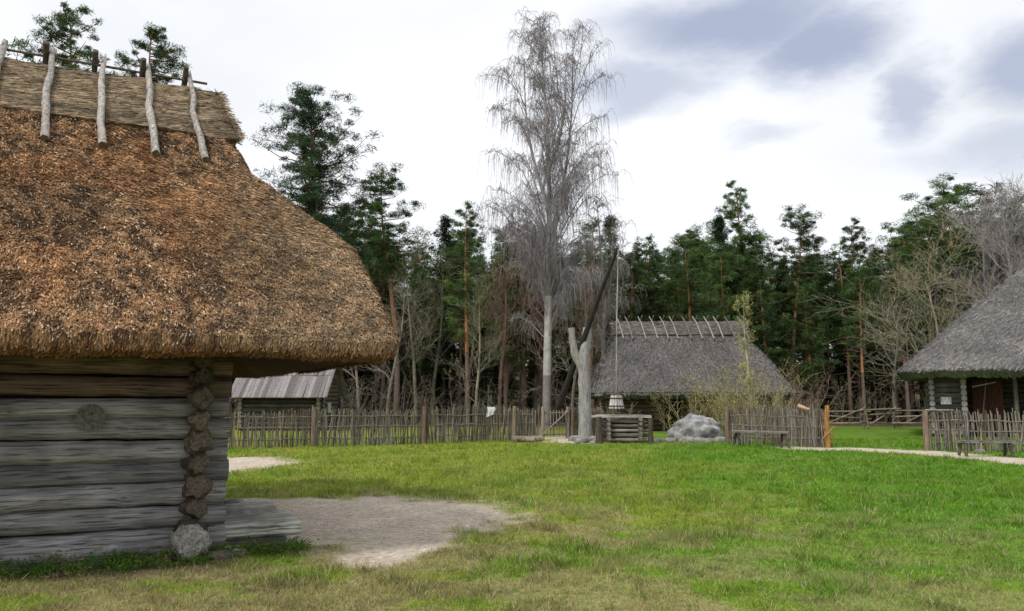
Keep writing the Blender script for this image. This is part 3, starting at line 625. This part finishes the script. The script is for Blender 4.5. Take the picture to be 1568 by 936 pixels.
def birch(seed,H,env,name,nb=100,tc_=(.29,.26,.275),dens=1.,leaders=1):
    """slim leafless birch; env: list of (height frac, radius)"""
    global R
    R=np.random.RandomState(seed);mb=MB();K=16;f=np.linspace(0,1,K+1);ex=np.array(env);tc_=np.array(tc_)
    cx=.45*np.sin(f*4)*f;cy=.3*np.sin(f*3+1)*f;P=np.stack([cx,cy,f*H],1);rr=H*.0105*(1-f)**.9+.016
    ct=np.where(R.rand(K,1)>.4,np.array([[.40,.38,.35]]),np.array([[.21,.19,.18]]));prisms(mb,P[:-1],P[1:],rr[:-1],rr[1:],9,ct)
    stems=[(P,f)]
    for q in range(leaders):
        f0=.42+.1*q;a=[0.3,2.7,-.9][q%3];st=np.array([np.interp(f0,f,cx),np.interp(f0,f,cy),f0*H]);top=st+np.array([math.cos(a)*H*.065,math.sin(a)*H*.04,H*(.95-.06*q-f0)])
        g=np.linspace(0,1,9)[:,None];pp=st+(top-st)*g+np.array([math.cos(a),math.sin(a),0])*np.sin(g*math.pi)*H*.02
        r_=H*.0045*(1-g[:,0])+.014;prisms(mb,pp[:-1],pp[1:],r_[:-1],r_[1:],7,(.34,.31,.30));stems.append((pp,pp[:,2]/H))
    B0=[];B1=[];Ra=[];Rb=[];Cc=[]
    def seg(a,b,ra,rb,c): B0.append(a);B1.append(b);Ra.append(ra);Rb.append(rb);Cc.append(c)
    for i in range(nb):
        fz=.20+.78*((i+R.rand())/nb)
        sp,sf=stems[0]
        if len(stems)>1 and fz>sf[0]:
            k=R.randint(len(stems))
            if fz>stems[k][1][0] and fz<stems[k][1][-1]: sp,sf=stems[k]
        rad=np.interp(min(1,fz+.08),ex[:,0],ex[:,1])*(.45+.75*R.rand())
        p=np.array([np.interp(fz,sf,sp[:,0]),np.interp(fz,sf,sp[:,1]),fz*H]);a=R.rand()*6.28;d=np.array([math.cos(a),math.sin(a),1.5+1.3*R.rand()])
        q=[p];n=5;pp=p.copy()
        for k in range(n):
            dd=np.array([d[0],d[1],d[2]*(1-.27*k)]);pp=pp+dd*rad/n+R.randn(3)*.08;q.append(pp.copy())
        rb=.014+.010*rad*(1-fz*.4)
        for k in range(n): seg(q[k],q[k+1],rb*(1-k/n*.8),rb*(1-(k+1)/n*.8),tc_*1.0)
        nt_=int((9+rad*7)*dens)
        for m in range(nt_):
            t=.2+.8*R.rand();k=min(n-1,int(t*n));s=q[k]+(q[k+1]-q[k])*R.rand();aa=R.rand()*6.28;h=np.array([math.cos(aa),math.sin(aa),.8])*.26*(.4+1.2*R.rand())
            l=(.5+1.3*R.rand())*(.45+.22*rad);c=tc_*(.55+.8*R.rand());p0=s
            p1=p0+h*1.2;p2=p1+np.array([h[0]*.9,h[1]*.9,-.3*l]);p3=p2+np.array([h[0]*.4,h[1]*.4,-.6*l])
            seg(p0,p1,.010,.009,c);seg(p1,p2,.009,.008,c);seg(p2,p3,.008,.006,c)
            for z in range(2):
                u=R.rand();s2=p1+(p2-p1)*u;e2=s2+np.array([R.randn()*.2,R.randn()*.2,(R.rand()-.75)*.6*l]);seg(s2,e2,.0075,.0055,c)
    prisms(mb,B0,B1,Ra,Rb,3,np.array(Cc));return mb.build(name,[M_twig])
def put(name,me,px,slope_top,Yd,H0,rz=None,wide=1):
    h=1.65+slope_top*Yd;s=h/H0;return place(name,me,(px*Yd,Yd,0),R.rand()*6 if rz is None else rz,(s*wide,s*wide,s))
pines=[pine(11+i,16,[.36,.48,.32,.50,.28][i],[2.7,2.4,3.0,2.5,2.8][i],[62,52,70,50,74][i],68) for i in range(5)]
hero=[pine(41,21,.46,4.0,125,110,'_pineH1',.80,(.042,.080,.045),ls=.16,lean=.7),pine(42,17.5,.58,3.2,56,110,'_pineH2',.70,ls=.16,lean=1.0),pine(43,24,.72,2.7,50,110,'_pineH3',.62,(.045,.08,.03),ls=.15,lean=.5),pine(44,18,.42,2.4,74,85,'_pineH4',.60,ls=.17,lean=.4)]
sprs=[spruce(61),spruce(62,12,2.9),spruce(63,17,2.4,'_spruceT',.3)]
bares=[bare(71,13),bare(72,13,.6,(.26,.22,.18),kids=(14,5,4,2)),bare(73,13,.85,(.22,.185,.16)),bare(74,13,.5,(.28,.18,.14),kids=(17,5,4,2),up=.3)]
bares.append(bare(75,13,.5,(.22,.20,.14),kids=(14,4,4,2),up=.3,buds=((.18,.21,.05),.35,.06)))
dense=bare(77,13,.62,(.27,.24,.24),'_bareD',(18,7,5,3),.22,tw=.010,lo=.2)
place('birch_tree',birch(81,24,[(0,2),(.25,3.5),(.4,3.8),(.55,3.6),(.7,3.1),(.82,2.5),(.92,1.8),(1,.8)],'_birchA',140,dens=1.25,leaders=3),(1.95,45,0),.0)
place('birch_tree',birch(82,13.5,[(0,1),(.3,2.0),(.6,1.8),(.85,1.2),(1,.5)],'_birchB',52,(.28,.24,.23),.8),(5.3,47,0),.4)
R=np.random.RandomState(9)
put('pine_tree',hero[0],-.245,.388,50,21,1.0,1.05);put('pine_tree',hero[1],-.145,.288,52,17.5,.5,1.1);put('pine_tree',hero[2],-.575,.497,45,24,.3);put('pine_tree',hero[2],-.482,.478,45,24,2.6)
put('pine_tree',hero[3],-.055,.243,50,18,2.);put('pine_tree',hero[3],.290,.266,60,18,4.);put('pine_tree',hero[1],.352,.232,60,17.5,3);put('pine_tree',hero[3],.435,.222,62,18,1)
put('pine_tree',hero[1],.553,.275,58,17.5,5,1.3);put('pine_tree',hero[1],.235,.205,63,17.5,2,1.3);put('pine_tree',hero[3],-.315,.245,58,18,2.2);put('pine_tree',pines[0],-.64,.44,50,16,1)
put('spruce_tree',sprs[2],.265,.235,61,17,1);put('spruce_tree',sprs[2],.125,.235,58,17,2);put('spruce_tree',sprs[2],-.085,.235,60,17,3)
put('bare_tree',dense,.635,.262,50,13,1);put('bare_tree',dense,.592,.235,54,13,3);put('bare_tree',dense,.67,.28,52,13,2)
put('bare_tree',bare(76,11,.95,(.33,.29,.20),'_bareY',(13,6,5,3),.1,buds=((.32,.30,.10),.5,.05)),.535,.165,44,11,1,1.15)
put('bare_tree',bares[2],.475,.11,48,13,4,1.2)
for (px,sl,Yd,k) in [(-.155,.15,48,1),(-.12,.17,52,4),(-.045,.14,49,4),(-.015,.18,53,3),(.045,.2,52,3),(.075,.15,49,1),(.10,.18,54,3),(-.19,.14,51,2),(.015,.23,57,3)]:
    put('bare_tree',bares[k],px,sl,Yd,13)
F=empty('pine_forest')
TX=[-.8,-.4,-.33,-.19,-.12,-.07,0,.06,.15,.21,.26,.31,.38,.43,.46,.51,.55,.65,.9]
TS=[.32,.30,.25,.215,.21,.225,.225,.215,.195,.205,.215,.205,.195,.20,.205,.235,.255,.25,.25]
n=0
for row,Yr in enumerate([56,60,64,69,74,80]):
    xx=-.85*Yr
    while xx<.85*Yr:
        y=Yr+R.randn()*1.3;pxr=xx/y;sl=np.interp(pxr,TX,TS)
        left=-.22<pxr<.14
        hh=(1.65+sl*y)*(.72+.28*R.rand()+.10*(R.rand()>.85))*(1 if row<3 else .98)
        if left and row<2 and R.rand()<.18: k=R.randint(5);place('tree_%d'%n,bares[k],(xx,y,0),R.rand()*6,hh*.85/13,F)
        elif R.rand()<.10: s=hh/17;place('tree_%d'%n,sprs[2],(xx,y,0),R.rand()*6,(s*1.2,s*1.2,s),F)
        else: k=R.randint(5);s=hh/16;place('tree_%d'%n,pines[k],(xx,y,0),R.rand()*6,(s*(1.0+.35*R.rand()),s*(1.0+.35*R.rand()),s),F)
        n+=1;xx+=(2.2+1.7*R.rand())*.9
for Yr in(62,71,79,86):
    xx=-.9*Yr
    while xx<.9*Yr:
        s=(.35+.5*R.rand());place('tree_%d'%n,sprs[R.randint(2)],(xx,Yr+R.randn()*1.5,-.2),R.rand()*6,(s*1.5,s*1.5,s),F);n+=1;xx+=2.4+1.5*R.rand() if Yr>70 else 4+4*R.rand()
def shrub(name,c,rx,ry,h,nst,col,lc,ln,lsz,seed):
    global R
    R=np.random.RandomState(seed);B0=[];B1=[];Ra=[];Rb=[];tips=[]
    for i in range(nst):
        p=np.array([c[0]+R.randn()*rx*.4,c[1]+R.randn()*ry*.4,0]);d=np.array([(p[0]-c[0])/rx*.4+.22*R.randn(),.22*R.randn(),1.]);l=h*(.5+.5*R.rand())
        for k in range(5):
            q=p+d*l/5;B0.append(p);B1.append(q);Ra.append(.02*(1-k*.16));Rb.append(.02*(1-(k+1)*.16))
            for m in range(3):
                s=p+(q-p)*R.rand();e=s+(d*.6+R.randn(3)*[.6,.6,.35])*l*.16;B0.append(s);B1.append(e);Ra.append(.009);Rb.append(.006);tips.append(e);tips.append((s+e)/2)
            p=q;d=d+R.randn(3)*[.15,.15,.05]
        tips.append(p)
    mb=MB();prisms(mb,B0,B1,Ra,Rb,3,np.array(col)*(.7+.6*R.rand(len(B0),1)))
    if ln: 
        t=np.repeat(np.array(tips),ln,0);t=t+R.randn(*t.shape)*.09;leaves(mb,t,lsz*(.6+.8*R.rand(len(t))),np.array(lc)*(.6+.8*R.rand(len(t),1)),1,.5)
    return mb.build(name,[M_twig,M_leaf])
shrub('budding_shrub',(8.5,36,0),1.7,.8,2.8,32,(.28,.23,.15),(.48,.46,.11),4,.036,1)
shrub('budding_shrub',(9.9,34.5,0),1.1,.7,2.9,38,(.28,.23,.15),(.46,.44,.11),4,.036,2)
shrub('budding_shrub',(11.6,37,0),1.1,.7,3.4,36,(.25,.20,.15),(.38,.37,.11),2,.035,3)
shrub('brown_shrub',(14.6,43,0),2.2,.7,3.2,60,(.18,.12,.09),(.1,.1,.1),0,.03,4)
shrub('brown_shrub',(4.9,38,0),.9,.7,1.6,25,(.2,.16,.11),(.2,.2,.08),1,.03,6)
shrub('forest_undergrowth',(-14,50,0),17,3,3.0,220,(.17,.14,.11),(.1,.12,.05),1,.04,7)
shrub('forest_undergrowth',(12,51,0),20,3,2.8,220,(.14,.11,.085),(.1,.12,.04),1,.05,8)
place('young_tree',bare(91,6.4,.32,(.30,.26,.18),'_young',(14,5,3),.45,buds=((.38,.37,.12),.8,.05),tw=.009),(10.75,36,0),0)
print('objects',len(bpy.data.objects))
